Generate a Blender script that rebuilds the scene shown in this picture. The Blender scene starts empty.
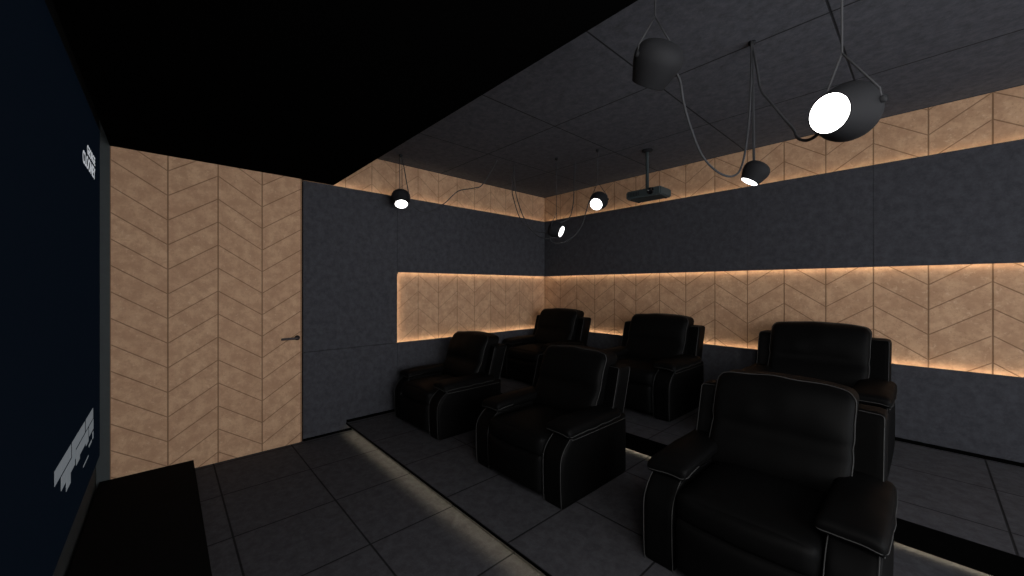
import bpy, bmesh, math, random
from mathutils import Vector, Matrix, noise
random.seed(7)
S = bpy.context.scene
C = S.collection
PI = math.pi

# ------------------------------------------------------------------ camera, light, exposure
cam_d = bpy.data.cameras.new('camera')
cam = bpy.data.objects.new('camera', cam_d); C.objects.link(cam)
cam_d.sensor_fit = 'HORIZONTAL'; cam_d.sensor_width = 36.0
cam_d.lens = 379.22 / 1024 * 36.0
cam_d.shift_x = -5.0 / 1024
cam_d.shift_y = -0.67 / 1024
cam_d.clip_start = 0.02
fwd = Vector((-math.cos(0.7471), math.sin(0.7471), 0))
cam.location = (4.1248, -4.4169, 1.5)
cam.rotation_euler = fwd.to_track_quat('-Z', 'Y').to_euler()
S.camera = cam

world = bpy.data.worlds.new('world'); S.world = world; world.use_nodes = True
bg = world.node_tree.nodes['Background']
bg.inputs[0].default_value = (0.93, 0.96, 1.0, 1); bg.inputs[1].default_value = 3.3

lamp_d = bpy.data.lights.new('fill_light_side', 'AREA'); lamp_d.shape = 'RECTANGLE'  # added unseen fill beside the camera, brightens the whole room; no real fitting
lamp_d.size = 1.5; lamp_d.size_y = 1.5; lamp_d.energy = 44; lamp_d.color = (1, .97, .94)
lamp = bpy.data.objects.new('fill_light_side', lamp_d); C.objects.link(lamp)
lamp.location = (5.7, -4.25, 1.55)
lamp.rotation_euler = Vector((-1, .22, .16)).to_track_quat('-Z', 'Y').to_euler()

lamp2_d = bpy.data.lights.new('fill_light_upper', 'AREA'); lamp2_d.shape = 'SQUARE'  # second added fill near the camera, softens chair shadows; no fitting in the soffit
lamp2_d.size = .7; lamp2_d.energy = 17; lamp2_d.color = (1, .97, .94)
lamp2 = bpy.data.objects.new('fill_light_upper', lamp2_d); C.objects.link(lamp2)
lamp2.location = (4.5, -4.2, 2.2)
lamp2.rotation_euler = Vector((-.35, .9, -.22)).to_track_quat('-Z', 'Y').to_euler()

S.view_settings.view_transform = 'Standard'; S.view_settings.look = 'None'
S.view_settings.gamma = 1.0; S.view_settings.use_curve_mapping = False
S.view_settings.exposure = 0.0

# room levels (metres)
ZC, ZSOF, ZPT, ZRT, ZRB = 2.932, 2.552, 2.5424, 1.673, 0.867
YSOF, YD0, YD1, YRL, YSCR = -3.147, -4.7214, -3.447, -2.4684, -4.775
Z1, Z2, YP1, YP2 = 0.085, 0.238, -3.03, -1.475
XE = 7.6

# ------------------------------------------------------------------ node helpers
def new_mat(name):
    m = bpy.data.materials.new(name); m.use_nodes = True
    nt = m.node_tree
    return m, nt, nt.nodes['Principled BSDF']
def lk(nt, a, b): nt.links.new(a, b)
def mth(nt, op, a, b=None, c=None):
    n = nt.nodes.new('ShaderNodeMath'); n.operation = op
    for i, v in enumerate((a, b, c)):
        if v is None: continue
        if isinstance(v, (int, float)): n.inputs[i].default_value = v
        else: lk(nt, v, n.inputs[i])
    return n.outputs[0]
def coords(nt):
    g = nt.nodes.new('ShaderNodeNewGeometry'); s = nt.nodes.new('ShaderNodeSeparateXYZ')
    lk(nt, g.outputs['Position'], s.inputs[0])
    return g.outputs['Position'], s.outputs
def nz(nt, pos, scale, detail=3, rough=.55):
    n = nt.nodes.new('ShaderNodeTexNoise'); n.inputs['Scale'].default_value = scale
    n.inputs['Detail'].default_value = detail; n.inputs['Roughness'].default_value = rough
    lk(nt, pos, n.inputs['Vector']); return n.outputs['Fac']
def mixc(nt, f, a, b):
    n = nt.nodes.new('ShaderNodeMix'); n.data_type = 'RGBA'
    if isinstance(f, (int, float)): n.inputs[0].default_value = f
    else: lk(nt, f, n.inputs[0])
    for i, v in ((6, a), (7, b)):
        if isinstance(v, tuple): n.inputs[i].default_value = (*v, 1)
        else: lk(nt, v, n.inputs[i])
    return n.outputs[2]
def sstep(nt, v, a, b):
    n = nt.nodes.new('ShaderNodeMapRange'); n.interpolation_type = 'SMOOTHSTEP'
    lk(nt, v, n.inputs[0]); n.inputs[1].default_value = a; n.inputs[2].default_value = b
    return n.outputs[0]
def bump(nt, h, strength, dist, bs):
    n = nt.nodes.new('ShaderNodeBump'); n.inputs['Strength'].default_value = strength
    n.inputs['Distance'].default_value = dist
    lk(nt, h, n.inputs['Height']); lk(nt, n.outputs[0], bs.inputs['Normal'])

def wood(name, axis, h0, period, z0, parity, contrast=1.0, row=.197):
    """tan fibreboard in chevron planks: grooves every <period> along an axis, V joints every 0.197 m"""
    m, nt, bs = new_mat(name)
    pos, xyz = coords(nt)
    u = mth(nt, 'DIVIDE', mth(nt, 'SUBTRACT', xyz[axis], h0), period)
    fr = mth(nt, 'FRACT', u)
    dv = mth(nt, 'MULTIPLY', mth(nt, 'MINIMUM', fr, mth(nt, 'SUBTRACT', 1.0, fr)), period)
    # triangle wave: 1 at the peaks, 0 at the valleys
    h = mth(nt, 'FRACT', mth(nt, 'MULTIPLY', mth(nt, 'ADD', u, float(parity)), 0.5))
    tri = mth(nt, 'ABSOLUTE', mth(nt, 'SUBTRACT', mth(nt, 'MULTIPLY', h, 2.0), 1.0))
    rise = 0.22 * row / .197
    zz = mth(nt, 'SUBTRACT', mth(nt, 'SUBTRACT', xyz[2], z0), mth(nt, 'MULTIPLY', tri, rise))
    w = mth(nt, 'DIVIDE', zz, row)
    fw = mth(nt, 'FRACT', w)
    dd = mth(nt, 'MULTIPLY', mth(nt, 'MINIMUM', fw, mth(nt, 'SUBTRACT', 1.0, fw)), 0.197 * 0.82)
    gv = mth(nt, 'SUBTRACT', 1.0, sstep(nt, dv, .0025, .0065))
    gd = mth(nt, 'SUBTRACT', 1.0, sstep(nt, dd, .002, .0055))
    g = mth(nt, 'MAXIMUM', gv, mth(nt, 'MULTIPLY', gd, .85))
    # plank tint
    cell = nt.nodes.new('ShaderNodeCombineXYZ')
    lk(nt, mth(nt, 'FLOOR', u), cell.inputs[0]); lk(nt, mth(nt, 'FLOOR', w), cell.inputs[1])
    wn = nt.nodes.new('ShaderNodeTexWhiteNoise'); lk(nt, cell.outputs[0], wn.inputs['Vector'])
    n1 = nz(nt, pos, 11.0, 6, .68); n2 = nz(nt, pos, 60.0, 4, .7); n3 = nz(nt, pos, 34.0, 5, .75)
    col = mixc(nt, sstep(nt, n1, .38, .64), (.50, .300, .180), (.64, .405, .250))
    col = mixc(nt, mth(nt, 'MULTIPLY', sstep(nt, n3, .55, .68), .55), col, (.76, .54, .37))
    col = mixc(nt, mth(nt, 'MULTIPLY', sstep(nt, n2, .54, .70), .5), col, (.36, .195, .105))
    col = mixc(nt, mth(nt, 'MULTIPLY', wn.outputs['Value'], .22), col, (.45, .25, .15))
    col = mixc(nt, mth(nt, 'MULTIPLY', g, .80 * contrast), col, (.170, .088, .042))
    lk(nt, col, bs.inputs['Base Color']); bs.inputs['Roughness'].default_value = .7
    bs.inputs['Specular IOR Level'].default_value = .25
    hh = mth(nt, 'ADD', mth(nt, 'MULTIPLY', g, -1.0), mth(nt, 'MULTIPLY', n2, .12))
    bump(nt, hh, .5, .004, bs)
    return m

def felt(name, base, seams=None, spread=.24):
    """dark felt / acoustic board; seams = ((axis, origin, pitch), ...) open joints between tiles"""
    m, nt, bs = new_mat(name)
    pos, xyz = coords(nt)
    n1 = nz(nt, pos, 16.0, 7, .75); n2 = nz(nt, pos, 75.0, 4, .7)
    lo = tuple(c * (1 - spread) for c in base); hi = tuple(c * (1 + spread) for c in base)
    col = mixc(nt, sstep(nt, n1, .3, .7), lo, hi)
    col = mixc(nt, mth(nt, 'MULTIPLY', sstep(nt, n2, .54, .70), .35), col, tuple(c * 1.7 for c in base))
    hgt = mth(nt, 'ADD', mth(nt, 'MULTIPLY', n1, .6), mth(nt, 'MULTIPLY', n2, .4))
    if seams:
        g = None
        for ax, o, p in seams:
            fr = mth(nt, 'FRACT', mth(nt, 'DIVIDE', mth(nt, 'SUBTRACT', xyz[ax], o), p))
            dv = mth(nt, 'MULTIPLY', mth(nt, 'MINIMUM', fr, mth(nt, 'SUBTRACT', 1.0, fr)), p)
            k = mth(nt, 'SUBTRACT', 1.0, sstep(nt, dv, .003, .0075))
            g = k if g is None else mth(nt, 'MAXIMUM', g, k)
        col = mixc(nt, mth(nt, 'MULTIPLY', g, .9), col, tuple(c * .12 for c in base))
        hgt = mth(nt, 'SUBTRACT', hgt, mth(nt, 'MULTIPLY', g, 2.0))
    lk(nt, col, bs.inputs['Base Color'])
    bs.inputs['Roughness'].default_value = .9; bs.inputs['Specular IOR Level'].default_value = .15
    bump(nt, hgt, .35, .004, bs)
    return m

def plain(name, col, rough=.5, spec=.5, metal=0, var=.15, scale=20.0, bmp=0.0, bscale=120.0):
    m, nt, bs = new_mat(name)
    pos, xyz = coords(nt)
    tc = nt.nodes.new('ShaderNodeTexCoord')
    n1 = nz(nt, tc.outputs['Object'], scale, 4)
    lk(nt, mixc(nt, n1, tuple(c * (1 - var) for c in col), tuple(c * (1 + var) for c in col)), bs.inputs['Base Color'])
    bs.inputs['Roughness'].default_value = rough; bs.inputs['Specular IOR Level'].default_value = spec
    bs.inputs['Metallic'].default_value = metal
    if bmp: bump(nt, nz(nt, tc.outputs['Object'], bscale, 4, .6), bmp, .002, bs)
    return m
def emit(name, col, strength, base=(.0, .0, .0)):
    m, nt, bs = new_mat(name)
    bs.inputs['Base Color'].default_value = (*base, 1)
    bs.inputs['Emission Color'].default_value = (*col, 1); bs.inputs['Emission Strength'].default_value = strength
    bs.inputs['Roughness'].default_value = .9; bs.inputs['Specular IOR Level'].default_value = 0
    return m

FELT = (.054, .055, .064)
M_door = wood('chevron_door_board', 1, YD0, .3169, .067, 0)
M_woodL = wood('chevron_strip_board', 1, -3.0255, .2801, .036, 1, .70, .1989)
M_woodB = wood('chevron_rear_board', 0, .2929, .3202, .128, 1, 1.0, .1988)
M_panel = felt('dark_felt_panel', FELT)
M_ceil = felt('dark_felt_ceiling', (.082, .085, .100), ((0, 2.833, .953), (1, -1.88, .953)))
M_floor = felt('dark_carpet_tile', (.058, .058, .066), ((0, 1.297, .622), (1, -4.12, .580)))
M_plat = felt('dark_carpet_platform', (.054, .054, .061), ((0, 1.306, .622), (1, -2.43, .601)))
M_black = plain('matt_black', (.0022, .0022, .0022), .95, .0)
M_stage = plain('black_stage_board', (.004, .004, .004), .9, .05)
M_grey = plain('grey_green_wall_paint', (.050, .058, .060), .7, .2)
M_leather = plain('black_leather', (.0023, .0023, .0024), .58, .07, 0, .3, 30, .12, 160)
M_pipe = plain('pale_grey_piping', (.048, .048, .048), .7, .1)
M_shade = plain('black_lamp_metal', (.016, .0165, .0185), .7, .10)
M_cord = plain('dark_grey_cord', (.045, .046, .050), .8, .2)
M_proj = plain('slate_projector_plastic', (.040, .052, .055), .55, .3)
M_projd = plain('projector_dark_trim', (.010, .012, .013), .5, .3)
M_glass = plain('lens_glass', (.004, .005, .007), .08, .6)
M_handle = plain('dark_bronze_handle', (.018, .010, .010), .4, .5, .3)
M_lens = emit('lamp_diffuser_light', (1, .985, .96), 5.0, (.8, .8, .8))
M_led = emit('warm_led_strip_light', (1, .80, .56), 14.0)
M_led3 = emit('soft_led_strip_light', (1, .79, .54), 8.0)
M_led2 = emit('step_led_strip_light', (1, .85, .56), 14.0)
M_scr = emit('dark_navy_screen', (.0014, .0028, .0052), 1.0, (.003, .003, .004))
M_txt = emit('pale_screen_lettering', (.40, .42, .45), 1.0, (.1, .1, .1))
M_txt2 = emit('grey_screen_lettering', (.10, .112, .124), 1.0, (.1, .1, .1))

# ------------------------------------------------------------------ mesh helpers
def link(name, bm, mat, parent=None, smooth=True):
    """one mesh object; its vertices are given in the parent's space"""
    bmesh.ops.recalc_face_normals(bm, faces=bm.faces)
    me = bpy.data.meshes.new(name); bm.to_mesh(me); bm.free()
    for p in me.polygons: p.use_smooth = smooth
    me.materials.append(mat)
    o = bpy.data.objects.new(name, me); C.objects.link(o)
    if parent is not None: o.parent = parent
    return o
def structure(o): o['kind'] = 'structure'; return o
def thing(name, label, cat, loc=(0, 0, 0), group=None):
    o = bpy.data.objects.new(name, None); C.objects.link(o)
    o.empty_display_size = .1
    o.location = loc; tag(o, label, cat, group); return o
def tag(o, label, cat, group=None):
    o['label'] = label; o['category'] = cat
    if group: o['group'] = group
    return o
def bx(bm, x0, x1, y0, y1, z0, z1):
    v = [bm.verts.new((x, y, z)) for x in (x0, x1) for y in (y0, y1) for z in (z0, z1)]
    for f in ((0, 1, 3, 2), (4, 6, 7, 5), (0, 4, 5, 1), (2, 3, 7, 6), (0, 2, 6, 4), (1, 5, 7, 3)):
        bm.faces.new([v[i] for i in f])
def box(name, mat, dims, parent=None, bev=0.0):
    bm = bmesh.new(); bx(bm, *dims)
    if bev:
        bmesh.ops.bevel(bm, geom=bm.edges[:], offset=bev, segments=2, affect='EDGES', profile=.6)
    return link(name, bm, mat, parent, smooth=False)
def tube(bm, pts, r, seg=6, closed=False):
    pts = [Vector(p) for p in pts]; n = len(pts)
    prev = None; rings = []
    for i in range(n):
        a = pts[(i - 1) % n] if (closed or i > 0) else pts[i]
        b = pts[(i + 1) % n] if (closed or i < n - 1) else pts[i]
        t = (b - a).normalized()
        if prev is None:
            up = Vector((0, 0, 1)) if abs(t.z) < .9 else Vector((1, 0, 0))
            nrm = t.cross(up).normalized()
        else:
            nrm = (prev - t * prev.dot(t)).normalized()
        prev = nrm; bn = t.cross(nrm)
        rings.append([bm.verts.new(pts[i] + (nrm * math.cos(2 * PI * k / seg) + bn * math.sin(2 * PI * k / seg)) * r) for k in range(seg)])
    m = n if closed else n - 1
    for i in range(m):
        A, B = rings[i], rings[(i + 1) % n]
        for k in range(seg):
            bm.faces.new((A[k], A[(k + 1) % seg], B[(k + 1) % seg], B[k]))
    if not closed:
        bm.faces.new(rings[0]); bm.faces.new(rings[-1])
def smooth_path(pts, sub=6):
    P = [Vector(p) for p in pts]; out = []
    for i in range(len(P) - 1):
        p0 = P[max(i - 1, 0)]; p1 = P[i]; p2 = P[i + 1]; p3 = P[min(i + 2, len(P) - 1)]
        for k in range(sub):
            t = k / sub
            out.append(.5 * ((2 * p1) + (p2 - p0) * t + (2 * p0 - 5 * p1 + 4 * p2 - p3) * t * t + (3 * p1 - p0 - 3 * p2 + p3) * t ** 3))
    out.append(P[-1]); return out
def lathe(bm, prof, seg=32, M=None):
    M = M or Matrix()
    rings = []
    for r, z in prof:
        if r < 1e-6: rings.append([bm.verts.new(M @ Vector((0, 0, z)))])
        else: rings.append([bm.verts.new(M @ Vector((r * math.cos(2 * PI * k / seg), r * math.sin(2 * PI * k / seg), z))) for k in range(seg)])
    for A, B in zip(rings, rings[1:]):
        for k in range(seg):
            k2 = (k + 1) % seg
            if len(A) == 1 and len(B) == 1: continue
            if len(A) == 1: bm.faces.new((A[0], B[k2], B[k]))
            elif len(B) == 1: bm.faces.new((A[k], A[k2], B[0]))
            else: bm.faces.new((A[k], A[k2], B[k2], B[k]))
def warp(c): return math.sin(c * PI / 2)
def rpoint(p, h, r):
    """point of a rounded box (half sizes h, edge radius r) for a parameter p in the cube -1..1"""
    q = Vector((p[0] * h[0], p[1] * h[1], p[2] * h[2]))
    inn = Vector([max(-(h[i] - r), min(h[i] - r, q[i])) for i in range(3)])
    d = q - inn
    return inn + d.normalized() * r if d.length > 1e-7 else q
def cushion(bm, centre, h, r, fn=None, n=14):
    """rounded upholstered block; fn(local point, param) returns the deformed local point"""
    t = bmesh.new(); bmesh.ops.create_cube(t, size=2)
    bmesh.ops.subdivide_edges(t, edges=t.edges[:], cuts=n, use_grid_fill=True)
    c = Vector(centre); mp = {}
    for v in t.verts:
        p = [warp(x) for x in v.co]
        q = rpoint(p, h, r)
        if fn: q = fn(q, p)
        mp[v.index] = bm.verts.new(c + q)
    for f in t.faces: bm.faces.new([mp[v.index] for v in f.verts])
    t.free()
def fn_path(centre, h, r, fn, params, out=0.0):
    c = Vector(centre); o = []
    for p in params:
        q = rpoint(p, [a + .0022 for a in h], r); q = fn(q, p) if fn else q
        o.append(c + q)
    return o

# ------------------------------------------------------------------ the room
floor = structure(box('floor', M_floor, (-.12, XE, -4.95, .12, -.12, 0)))
ceiling = structure(box('ceiling', M_ceil, (-.12, XE, -4.95, .12, ZC, ZC + .12)))
structure(box('ceiling_soffit', M_black, (-.03, XE, YD0, YSOF, ZSOF, ZC)))

def step_edge(y0, z0, z1):
    return structure(box('trim_step', M_black, (0, XE, y0 - .004, y0 + .003, z0, z1 - .001)))
def platform(y0, y1, z0, z1, over, skin):
    """raised carpeted floor: a thin top skin over a set-back body"""
    bm = bmesh.new()
    bx(bm, 0, XE, y0, y1, z1 - skin, z1)
    bx(bm, 0, XE, y0 + over, y1, z0, z1 - skin)
    return structure(link('floor_platform', bm, M_plat, None, False))
platform(YP1, YP2 + .05, 0, Z1, .05, .003); step_edge(YP1, Z1 - .014, Z1)
platform(YP2, 0, Z1, Z2, .03, .130); step_edge(YP2, Z1 + .018, Z2)
structure(box('floor_stage', M_stage, (0, XE, YSCR, -4.248, 0, .072), None, .004))

# left wall: chevron boards behind, felt panels standing off in front
wl = structure(box('wall_left', M_woodL, (-.18, -.040, YD1 + .012, .16, 0, ZC)))
wb = structure(box('wall_back', M_woodB, (-.040, XE, .040, .18, 0, ZC)))
G = .0015
def panel(wall, dims, axis, edge=.006):
    """felt board 6 mm thick on a set-back block, so a strip of light can sit behind its edges"""
    a0, a1, z0, z1, s0, s1, t0, t1 = dims      # span, heights, then how far the block is set back at each edge
    bm = bmesh.new()
    if axis == 'y':
        bx(bm, -edge, 0, a0, a1, z0, z1); bx(bm, -.040, -edge, a0 + s0, a1 - s1, z0 + t0, z1 - t1)
    else:
        bx(bm, a0, a1, 0, edge, z0, z1); bx(bm, a0 + s0, a1 - s1, edge, .040, z0 + t0, z1 - t1)
    o = link('felt_panel', bm, M_panel, wall, False); o['kind'] = 'structure'
    return o
SB = .015
panel(wl, (YD1 + .012, YRL - G, .0, ZRB - G - .003, 0, 0, 0, 0), 'y')
panel(wl, (YD1 + .012, YRL - G, ZRB, ZPT, 0, SB, 0, SB), 'y')
panel(wl, (YRL + G, 0, ZRT, ZPT, 0, 0, SB, SB), 'y')
panel(wl, (YRL + G, 0, 0, ZRB, 0, 0, 0, SB), 'y')
xs = [0, 1.918, 2.869, 3.819, 4.770, 5.720, 6.67, XE]
for a, b in zip(xs, xs[1:]):
    panel(wb, (a + (G if a else 0), b - G, ZRT, ZPT, 0, 0, SB, SB), 'x')
for a in xs[1:-1]:      # felt tongue closing each joint
    o = box('felt_panel_joint', M_panel, (a - .012, a + .012, .006, .0074, ZRT, ZPT), wb); o['kind'] = 'structure'
o = box('felt_panel_joint', M_panel, (-.0074, -.006, YRL - .012, YRL + .012, ZRT - .02, ZPT), wl); o['kind'] = 'structure'
for a, b in ((0, 1.918), (1.918, 3.819), (3.819, 5.720), (5.720, XE)):
    panel(wb, (a + (G * .3 if a else 0), b - G * .3, 0, ZRB, 0, 0, 0, SB), 'x')
# black strips put in for the line of shade where wall meets floor
structure(box('shade_line_left', M_black, (-.04, .006, YD1 + .012, YP1 + .05, 0, .022)))
structure(box('shade_line_left', M_black, (-.04, .006, YP1, YP2 + .05, Z1, Z1 + .028)))
structure(box('shade_line_left', M_black, (-.04, .006, YP2, 0, Z2, Z2 + .028)))
structure(box('shade_line_back', M_black, (.006, XE, -.006, .04, Z2, Z2 + .028)))
# dark joint between door and panels
structure(box('trim_door', M_black, (-.08, -.018, YD1, YD1 + .012, 0, ZSOF)))

# door: tall flush leaf in chevron board
door = structure(box('door_1', M_door, (-.06, 0, YD0, YD1, 0, ZSOF)))
structure(box('wall_left_top', M_black, (-.16, -.06, YD0, YD1 + .012, 0, ZC)))
bm = bmesh.new()
rot = Matrix.Translation((0, -3.487, 1.014)) @ Matrix.Rotation(PI / 2, 4, 'Y')
lathe(bm, [(0, 0), (.024, 0), (.024, .006), (.020, .009), (.010, .010), (.010, .048), (0, .048)], 24, rot)
cushion(bm, (.050, -3.555, 1.0135), (.007, .075, .011), .006, None, 6)
hd = link('door_handle', bm, M_handle, door)
hd['label'] = 'dark bronze lever handle on round rose'

# screen wall
wf = structure(box('wall_front', M_grey, (-.16, XE, -4.95, YSCR - .015, 0, ZC)))
structure(box("trim_corner", M_grey, (-.16, 0, YSCR - .015, YD0, 0, ZC)))

# light strips hidden behind the felt edges and under the step edges
def strip(name, dims, mat, label, group=None):
    return tag(box(name, mat, dims), label, 'light strip', group)
sx0, sx1 = -.014, -.0075
strip('led_strip', (sx0, sx1, YRL + .01, -.03, ZRT + SB - .005, ZRT + SB - .0005), M_led,
      'warm light strip along the top edge of the lit alcove on the door side wall')
strip('led_strip', (sx0, sx1, YRL + .01, -.03, ZRB - SB + .0005, ZRB - SB + .005), M_led,
      'warm light strip along the bottom edge of the lit alcove on the door side wall')
strip('led_strip', (sx0, sx1, YRL - SB + .0005, YRL - SB + .005, ZRB + .01, ZRT - .01), M_led,
      'upright warm light strip at the left end of the lit chevron alcove')
strip('led_strip', (sx0, sx1, -3.40, -.03, ZPT - SB + .0005, ZPT - SB + .004), M_led3,
      'warm light strip under the chevron band near the ceiling, door side wall')
strip('led_strip', (.03, XE - .05, .0075, .014, ZRT + SB - .005, ZRT + SB - .0005), M_led,
      'warm light strip along the top edge of the long alcove behind the back row')
strip('led_strip', (.03, XE - .05, .0075, .014, ZRB - SB + .0005, ZRB - SB + .005), M_led,
      'warm light strip along the bottom edge of the long alcove behind the back row')
strip('led_strip', (.03, XE - .05, .0075, .014, ZPT - SB + .0005, ZPT - SB + .004), M_led3,
      'warm light strip under the chevron band near the ceiling on the rear wall')
strip('led_strip', (.05, XE - .1, YP1 + .010, YP1 + .020, Z1 - .006, Z1 - .0035), M_led2,
      'soft light strip under the edge of the front step, glowing on the floor tiles')
strip('led_strip', (.05, XE - .1, YP2 + .012, YP2 + .020, Z1 + .0205, Z1 + .0225), M_led2,
      'soft light strip under the edge of the second step, between the two rows')

# ------------------------------------------------------------------ screen with its picture
scr = thing('projection_screen', 'wide dark navy screen with pale lettering at the left edge of the view', 'screen', (2.1, YSCR, .271))
ox, oy, oz = scr.location
def at_scr(bm): bmesh.ops.translate(bm, verts=bm.verts, vec=(-ox, -oy, -oz)); return bm
bm = bmesh.new(); bx(bm, .015, 4.2, YSCR - .0145, YSCR + .004, .271, 2.643); link('screen_surface', at_scr(bm), M_scr, scr, False)
bm = bmesh.new(); bx(bm, .015, 4.2, YSCR - .0145, YSCR + .002, 2.644, 2.76)  # paler bar added to look like lit wall above the screen
link('lit_wall_band', at_scr(bm), plain('pale_lit_wall_band', (.16, .17, .18), .6, .2), scr, False)
def lettering(txt, height, x_right, z_base, width):
    cu = bpy.data.curves.new('lettering', 'FONT'); cu.body = txt; cu.size = 1.0; cu.extrude = .02; cu.offset = .018
    tmp = bpy.data.objects.new('lettering', cu); C.objects.link(tmp)
    me = bpy.data.meshes.new_from_object(tmp.evaluated_get(bpy.context.evaluated_depsgraph_get()))
    bpy.data.objects.remove(tmp)
    bm = bmesh.new(); bm.from_mesh(me); bpy.data.meshes.remove(me)
    X = [v.co.x for v in bm.verts]; Y = [v.co.y for v in bm.verts]
    x0, x1, y0, y1 = min(X), max(X), min(Y), max(Y)
    for v in bm.verts:   # reads from the room: right hand is -x
        a = (v.co.x - x0) / (x1 - x0); b = (v.co.y - y0) / (y1 - y0)
        v.co = Vector((x_right + width * (1 - a), YSCR + .005 + v.co.z * .02, z_base + height * b))
    return link('screen_lettering', at_scr(bm), M_txt, scr, False)
bpy.context.view_layer.update()
lettering('GEORGE', .057, .278, 2.323, .352)
lettering('CLOONEY', .078, .278, 2.228, .521)
def bars(spans, z0, z1, mat=M_txt2):
    bm = bmesh.new()
    for a, b, *d in spans:
        bx(bm, a, b, YSCR + .0042, YSCR + .0055, z0 - (d[0] if d else 0), z1)
    link('screen_lettering', at_scr(bm), mat, scr, False)
bars([(.376, .43), (.434, .51), (.514, .60), (.604, .682), (.72, .80), (.804, .91), (.914, 1.03), (1.034, 1.14, .05), (1.17, 1.30), (1.304, 1.42), (1.424, 1.56)], .636, .702)
bars([(.360, .43), (.434, .52), (.524, .545), (.58, .68, .02), (.684, .78), (.784, .90), (.904, 1.02, .02), (1.06, 1.18), (1.184, 1.30, .05), (1.304, 1.42)], .562, .625)
bars([(.36, .40)], .500, .545); bars([(.44, .56)], .497, .512); bars([(.58, .78)], .447, .456)

# ------------------------------------------------------------------ recliners
def lean(q, z0=.40, k=.17):
    return Vector((q.x, q.y + max(0, q.z - z0) * k, q.z))
def wr(p, a, s, seed=0):
    return noise.noise(Vector((p.x * s + seed, p.y * s, p.z * s))) * a

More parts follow.
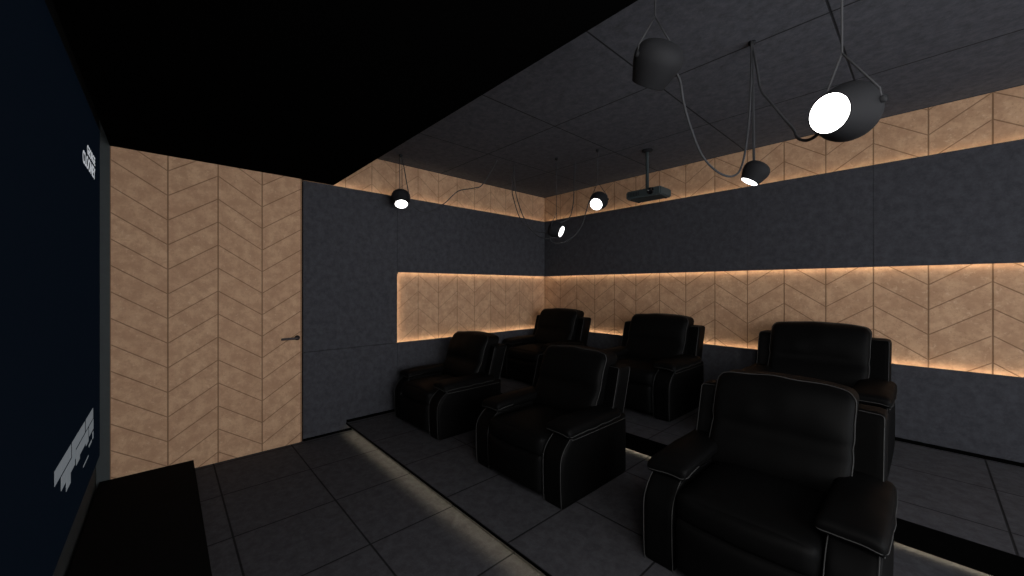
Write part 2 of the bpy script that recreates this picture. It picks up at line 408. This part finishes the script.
Y0C = .40   # local origin lies under the middle of the seat
def make_recliner(label, group):
    root = thing('recliner', label, 'recliner', (0, 0, 0), group)
    off = Vector((0, -Y0C, 0))
    def fin(name, bm, mat, parent, smooth=True):
        bmesh.ops.translate(bm, verts=bm.verts, vec=off)
        return link(name, bm, mat, parent, smooth)
    # base
    bm = bmesh.new()
    cushion(bm, (0, .44, .17), (.30, .36, .16), .03, None, 6)
    fin('base', bm, M_leather, root)
    for sx in (-1, 1):
        for yy in (.10, .70):
            bm = bmesh.new()
            lathe(bm, [(0, 0), (.022, 0), (.026, .03), (0, .03)], 12, Matrix.Translation((sx * .24, yy, 0)))
            fin('foot', bm, M_black, root)
    # seat cushion
    bm = bmesh.new(); c = (0, .29, .355)
    def fs(q, p):
        b = (1 - p[0] ** 2) * (1 - p[1] ** 2)
        q = Vector(q)
        if p[2] > 0: q.z += .035 * b
        if p[1] < 0: q.y -= .03 * (1 - p[0] ** 2) * (1 - p[2] ** 2)
        q.z += wr(q, .006, 9)
        return q
    cushion(bm, c, (.285, .30, .075), .045, fs); fin('seat_cushion', bm, M_leather, root)
    # footrest
    bm = bmesh.new(); c = (0, .035, .175)
    def ff(q, p):
        q = Vector(q)
        if p[1] < 0: q.y -= .03 * (1 - p[0] ** 2) * (1 - p[2] ** 4)
        q.y += wr(q, .006, 9, 5)
        return q
    cushion(bm, c, (.28, .055, .135), .035, ff); fin('footrest', bm, M_leather, root)
    # arms
    for s in (-1, 1):
        bm = bmesh.new(); c = (s * .372, .395, .232); h = (.083, .385, .232)
        def fa(q, p, s=s):
            q = Vector(q)
            out = p[0] * s
            if out > 0: q.x += s * .012 * (1 - p[1] ** 2) * (1 - p[2] ** 2)
            if p[1] < 0: q.y -= .012 * (1 - p[2] ** 2)
            # nose of the side panel is rounded back at the top
            t = max(0, (q.z - .06) / .165); q.y += .12 * t ** 2.2 * max(0, -p[1]) ** 3
            return q
        cushion(bm, c, h, .028, fa); arm = fin('arm', bm, M_leather, root)
        # piping along both front edges of the arm
        for sd in (-1, 1):
            bm = bmesh.new()
            prm = [(sd * .84, -1.0, -1 + 1.9 * k / 18) for k in range(19)]
            pts = fn_path(c, h, .028, fa, prm)
            pts = [p + Vector((sd * .006, -.001, 0)) for p in pts]
            if sd == s:
                prm2 = [(sd * 1.0, -1 + 1.75 * k / 14 + .16, .80) for k in range(15)]
                pts += [p + Vector((sd * .001, 0, .012)) for p in fn_path(c, h, .028, fa, prm2)]
            tube(bm, smooth_path(pts, 3), .0023, 6)
            fin('piping', bm, M_pipe, arm)
        # pillow pad on the arm
        bm = bmesh.new(); c = (s * .362, .372, .490); h = (.108, .310, .032)
        def fp(q, p, s=s):
            q = Vector(q)
            if p[2] > 0:
                q.z += .012 * (1 - p[0] ** 2) * (1 - p[1] ** 4)
            # outer edge and nose roll down over the side
            q.z -= .012 * max(0, p[0] * s) ** 2
            f = max(0, -p[1] - .55) / .45
            q.z -= .010 * f ** 1.6
            q.x += s * .008 * (1 - p[1] ** 2)
            q.z += .006 * max(0, p[1]) ** 2
            q.z += wr(q, .007, 10, s * 3 + 2); q.x += wr(q, .004, 11, 8)
            return q
        cushion(bm, c, h, .026, fp); pad = fin('arm_pad', bm, M_leather, arm)
        bm = bmesh.new()
        prm = []
        N = 14
        prm += [(s * 1.0, .95 - 1.85 * k / N, -.35) for k in range(N + 1)]
        prm += [(s * (.92 - 1.84 * k / N), -1.0, -.35) for k in range(N + 1)]
        prm += [(-s * 1.0, -.92 + .5 * k / 5, -.35) for k in range(6)]
        tube(bm, smooth_path([Vector(q) for q in fn_path(c, h, .035, fp, prm)], 2), .0023, 6)
        fin('piping', bm, M_pipe, arm)
    # back frame: wide upholstered shell whose wings show either side of the cushion
    c = (0, .685, .462); h = (.436, .070, .355)
    def fb(q, p):
        q = Vector(q); q.y += max(0, q.z + .1) * .30
        q.x *= 1 - .02 * max(0, -p[2])
        # wings come slightly forward
        q.y -= .045 * abs(p[0]) ** 3 * (1 if p[1] < 0 else .3)
        if p[1] > 0: q.y += .02 * (1 - p[0] ** 2) * (1 - p[2] ** 2)
        return q
    bm = bmesh.new(); cushion(bm, c, h, .028, fb); bf = fin('back_frame', bm, M_leather, root)
    for sx in (-1, 1):
        for py, ez in ((-1.0, .97), (1.0, .97)):
            bm = bmesh.new()
            prm = [(sx * .985, py, -.1 + (ez + .1) * k / 16) for k in range(17)]
            if py < 0: prm += [(sx * (.95 - .2 * k / 4), -1.0, 1.0) for k in range(5)]
            tube(bm, smooth_path(fn_path(c, h, .028, fb, prm), 2), .0023, 6)
            fin('piping', bm, M_pipe, bf)
    # back cushion: plump head roll above a lumbar roll
    c = (0, .60, .655); h = (.325, .105, .262)
    def fc(q, p):
        q = Vector(q); zz = q.z
        q.y += (zz + .25) * .36
        u = (zz + .262) / .524
        # two rolls with a crease between
        roll = abs(math.sin(PI * (u / .47 if u < .47 else (u - .47) / .53))) ** .55
        if p[1] < 0:
            q.y -= (.050 * roll - .022) * (1 - .55 * p[0] ** 4)
        crease = math.exp(-((u - .47) / .045) ** 2)
        q.x *= 1 - .016 * crease
        # head roll is fuller and its top is soft and a little saggy
        q.x *= 1 - .035 * max(0, .45 - u)
        if p[2] > .3:
            q.z += .016 * math.cos(p[0] * PI * 1.0) * .5 - .012 * abs(p[0]) ** 6
        q.z += wr(q, .008, 7, 3) * (1 if p[2] > 0 else .3); q.y += wr(q, .008, 8, 9); q.x += wr(q, .006, 9, 12)
        return q
    bm = bmesh.new(); cushion(bm, c, h, .042, fc, 22); bcu = fin('back_cushion', bm, M_leather, root)
    bm = bmesh.new()
    prm = [(-.80 + .06 * 0, -.80, -.96)]
    prm = []
    N = 22
    prm += [(-.90, -.72, -.97)]
    prm += [(-1.0, -.72, -.86 + 1.74 * k / N) for k in range(N + 1)]
    prm += [(-.95 + 1.90 * k / N, -.72, 1.0) for k in range(N + 1)]
    prm += [(1.0, -.72, .88 - 1.74 * k / N) for k in range(N + 1)]
    prm += [(.90, -.72, -.97)]
    tube(bm, smooth_path(fn_path(c, h, .042, fc, prm), 2), .0028, 6)
    fin('piping', bm, M_pipe, bcu)
    return root

def copy_tree(o, parent=None):
    c = o.copy(); C.objects.link(c)
    if parent is not None: c.parent = parent
    for ch in list(o.children): copy_tree(ch, c)
    return c
FR, BR = 'recliners in the front row', 'recliners in the back row'
YF1, YF2 = -2.595, -.995           # front faces of the two rows
seats = [(.645, YF1, Z1, FR, 'black leather recliner in the front row, nearest the door, partly hidden by its neighbour'),
         (2.12, YF1, Z1, FR, 'middle black leather recliner of the front row, standing whole behind the lit step edge'),
         (3.568, YF1, Z1, FR, 'largest black leather recliner, closest to the viewer, its pale piping clearest'),
         (.53, YF2, Z2, BR, 'black leather recliner of the back row in the corner, only its back showing'),
         (2.04, YF2, Z2, BR, 'middle black leather recliner of the back row, under the projector'),
         (3.485, YF2, Z2, BR, 'black leather recliner of the back row directly behind the largest one')]
proto = make_recliner(seats[0][4], FR)
for i, (x, yf, z, grp, lab) in enumerate(seats):
    r = proto if i == 0 else copy_tree(proto)
    sc = .985 if grp is FR else 1.035
    r.scale = (sc, sc, sc); r.location = (x, yf + Y0C * sc, z); r['label'] = lab; r['group'] = grp

# ------------------------------------------------------------------ pendant spotlights
def pendant(loc, n, s, hook, label, cords, yoke=True, straight=True):
    L = Vector(loc); n = Vector(n).normalized()
    root = thing('pendant_spotlight', label, 'pendant lamp', loc, 'pendant spotlights hanging on loose cords')
    q = (-n).to_track_quat('Z', 'Y').to_matrix().to_4x4()
    R = .1 * s
    # shade: straight flaring skirt into a round dome; the opening looks along n
    prof = [(.56, -.62), (.655, -.70), (.69, -.70), (.70, -.67), (.85, -.28), (.955, .02), (.995, .22), (1.0, .36), (.97, .52), (.90, .67), (.79, .79), (.64, .885), (.45, .945), (.25, .975), (0, .985)]
    inn = [(0, .90), (.5, .86), (.85, .5), (.90, .2), (.62, -.60), (.56, -.62)]
    M = q
    bm = bmesh.new(); lathe(bm, [(r * R, z * R) for r, z in inn + prof], 40, M)
    shade = link('lamp_shade', bm, M_shade, root)
    bm = bmesh.new()
    lathe(bm, [(0, -.60 * R), (.66 * R, -.60 * R), (.665 * R, -.655 * R), (.64 * R, -.70 * R), (.4 * R, -.715 * R), (0, -.72 * R)], 40, M)
    link('diffuser', bm, M_lens, root)
    # back fitting and yoke
    H = Vector(hook) - L
    up = H.normalized()
    side = up.cross(n)
    side = side.normalized() if side.length > .05 else Vector((1, 0, 0))
    a = side * (.99 * R); top = up * (R * 2.1)
    if yoke:
        for sg in (-1, 1):
            bm = bmesh.new()
            tube(bm, [a * sg + n * (-.3 * R), a * sg * .95 - n * .3 * R + up * .4 * R, top], .0032, 6)
            link('suspension', bm, M_cord, root); bm = bmesh.new()
            lathe(bm, [(0, -.008), (.011, -.008), (.011, .010), (0, .010)], 12, Matrix.Translation(a * sg - n * .3 * R) @ side.to_track_quat('Z', 'Y').to_matrix().to_4x4())
            link('pivot', bm, M_shade, root)
        st = top
    else:
        st = up * .9 * R
        for sg in (-1, 1):
            bm = bmesh.new(); tube(bm, [st + side * sg * .012, H + side * sg * .012], .0038, 6)
            link('suspension', bm, M_cord, root)
    if yoke:
        bm = bmesh.new(); tube(bm, [st, H], .0035, 6); link('hanging_cord', bm, M_cord, root)
    bm = bmesh.new(); lathe(bm, [(0, 0), (.020, 0), (.020, -.012), (.012, -.020), (.006, -.028), (0, -.028)], 16, Matrix.Translation(H))
    link('ceiling_hook', bm, M_shade, root)
    for pts in cords:
        bm = bmesh.new(); tube(bm, smooth_path([Vector(p) - L for p in pts], 7), .0054, 8)
        link('power_cord', bm, M_cord, root)
    return root

pendant((3.356, -2.921, 2.418), (-.619, .285, -.732), 1.0, (3.356, -2.921, ZC),
        'largest pendant spotlight, seen from behind against the ceiling with its light turned away',
        [[(3.40, -2.850, 2.425), (3.391, -2.764, 2.405), (3.374, -2.694, 2.351), (3.369, -2.609, 2.263), (3.383, -2.504, 2.143), (3.413, -2.382, 2.079), (3.443, -2.259, 2.077), (3.455, -2.157, 2.154), (3.457, -2.065, 2.366), (3.449, -1.984, 2.675), (3.436, -1.93, 2.925)]], yoke=True)
pendant((3.942, -2.838, 2.056), (-.40, -.90, -.19), .90, (3.942, -2.838, ZC),
        'bright pendant spotlight facing the viewer, with the biggest white disc',
        [[(3.434, -1.906, 2.925), (3.488, -2.017, 2.702), (3.536, -2.13, 2.533), (3.606, -2.22, 2.406), (3.682, -2.304, 2.272), (3.733, -2.413, 2.184), (3.768, -2.54, 2.109), (3.81, -2.661, 2.052), (3.853, -2.760, 2.02), (3.892, -2.815, 2.025)]])
pendant((3.430, -1.856, 2.172), (-.456, -.211, -.865), .72, (3.433, -1.906, ZC),
        'pendant spotlight hanging from two straight cords, tipped down to the left beside the cord loop', [], yoke=False)
pendant((1.810, -1.127, 2.388), (.211, -.802, -.559), .96, (1.80, -1.12, ZC),
        'small lit pendant spotlight left of the projector, in front of the chevron band',
        [[(1.755, -1.20, 2.40), (1.715, -1.206, 2.285), (1.656, -1.196, 2.157), (1.567, -1.218, 2.048), (1.447, -1.274, 1.979), (1.34, -1.316, 1.996), (1.29, -1.300, 2.091)]])
pendant((1.340, -1.242, 2.138), (.90, .33, -.40), .92, (1.340, -1.242, ZC),
        'dim pendant spotlight in the corner showing only a thin tilted white disc',
        [[(.836, -1.425, 2.925), (.845, -1.458, 2.657), (.885, -1.464, 2.509), (.957, -1.436, 2.295), (1.058, -1.375, 2.164), (1.166, -1.307, 2.119), (1.281, -1.250, 2.114)],
         [(.842, -1.425, 2.925), (.881, -1.444, 2.653), (.949, -1.444, 2.444), (1.032, -1.428, 2.263), (1.144, -1.381, 2.098), (1.262, -1.327, 2.041), (1.345, -1.284, 2.050)],
         [(1.417, -1.012, 2.925), (1.422, -1.037, 2.598), (1.427, -1.061, 2.425), (1.409, -1.109, 2.275), (1.345, -1.225, 2.205)]])
pendant((.265, -2.551, 2.452), (.474, -.174, -.863), 1.0, (.262, -2.553, ZC),
        'pendant spotlight nearest the door, hanging in front of the felt wall',
        [[(.345, -2.50, 2.470), (.362, -2.423, 2.351), (.429, -2.318, 2.322), (.532, -2.18, 2.417), (.581, -2.099, 2.511), (.62, -2.03, 2.572), (.71, -1.905, 2.603), (.763, -1.82, 2.653), (.854, -1.693, 2.925)],
         [(.335, -2.49, 2.480), (.310, -2.51, 2.64), (.283, -2.531, 2.823), (.262, -2.553, 2.92)]], yoke=False)

# ------------------------------------------------------------------ projector on its ceiling pole
px0, px1, py0, py1, pz0, pz1 = 1.952, 2.338, -.828, -.590, 2.428, 2.512
pr = thing('projector', 'slate grey projector hanging from a ceiling pole near the rear wall', 'projector', (2.145, -.71, pz0))
O = Vector((2.145, -.71, pz0))
bm = bmesh.new(); bx(bm, px0 - O.x, px1 - O.x, py0 - O.y, py1 - O.y, 0, pz1 - pz0)
bmesh.ops.bevel(bm, geom=bm.edges[:], offset=.012, segments=3, affect='EDGES')
bmesh.ops.bevel(bm, geom=[e for e in bm.edges if e.calc_length() > .2], offset=.001, segments=1, affect='EDGES')
link('body', bm, M_proj, pr, False)
bm = bmesh.new()
lm = Matrix.Translation((.09, py0 - O.y + .01, .045)) @ Matrix.Rotation(PI / 2, 4, 'X')
lathe(bm, [(0, 0), (.034, 0), (.034, .022), (.030, .026), (.027, .018), (0, .014)], 24, lm); lens = link('lens', bm, M_glass, pr)
bm = bmesh.new()
for k in range(7): bx(bm, -.16 + k * .018, -.152 + k * .018, py0 - O.y - .0015, py0 - O.y + .004, .022, .064)
link('vent_grille', bm, M_projd, pr, False)
bm = bmesh.new()
lathe(bm, [(0, .084), (.045, .084), (.045, .094), (.018, .100), (.016, .42), (.016, .486), (0, .486)], 20, Matrix.Translation((.0, -.02, 0)))
link('ceiling_pole', bm, M_proj, pr)
bm = bmesh.new(); lathe(bm, [(0, ZC - pz0), (.055, ZC - pz0), (.055, ZC - pz0 - .012), (.020, ZC - pz0 - .024), (0, ZC - pz0 - .024)], 24, Matrix.Translation((0, -.02, 0)))
link('ceiling_plate', bm, M_shade, pr)
for sx in (-1, 1):
    for yy in (-.08, .08):
        bm = bmesh.new(); lathe(bm, [(0, -.008), (.012, -.008), (.014, 0), (.014, .004), (0, .004)], 12, Matrix.Translation((sx * .15, yy, 0)))
        link('foot', bm, M_projd, pr)
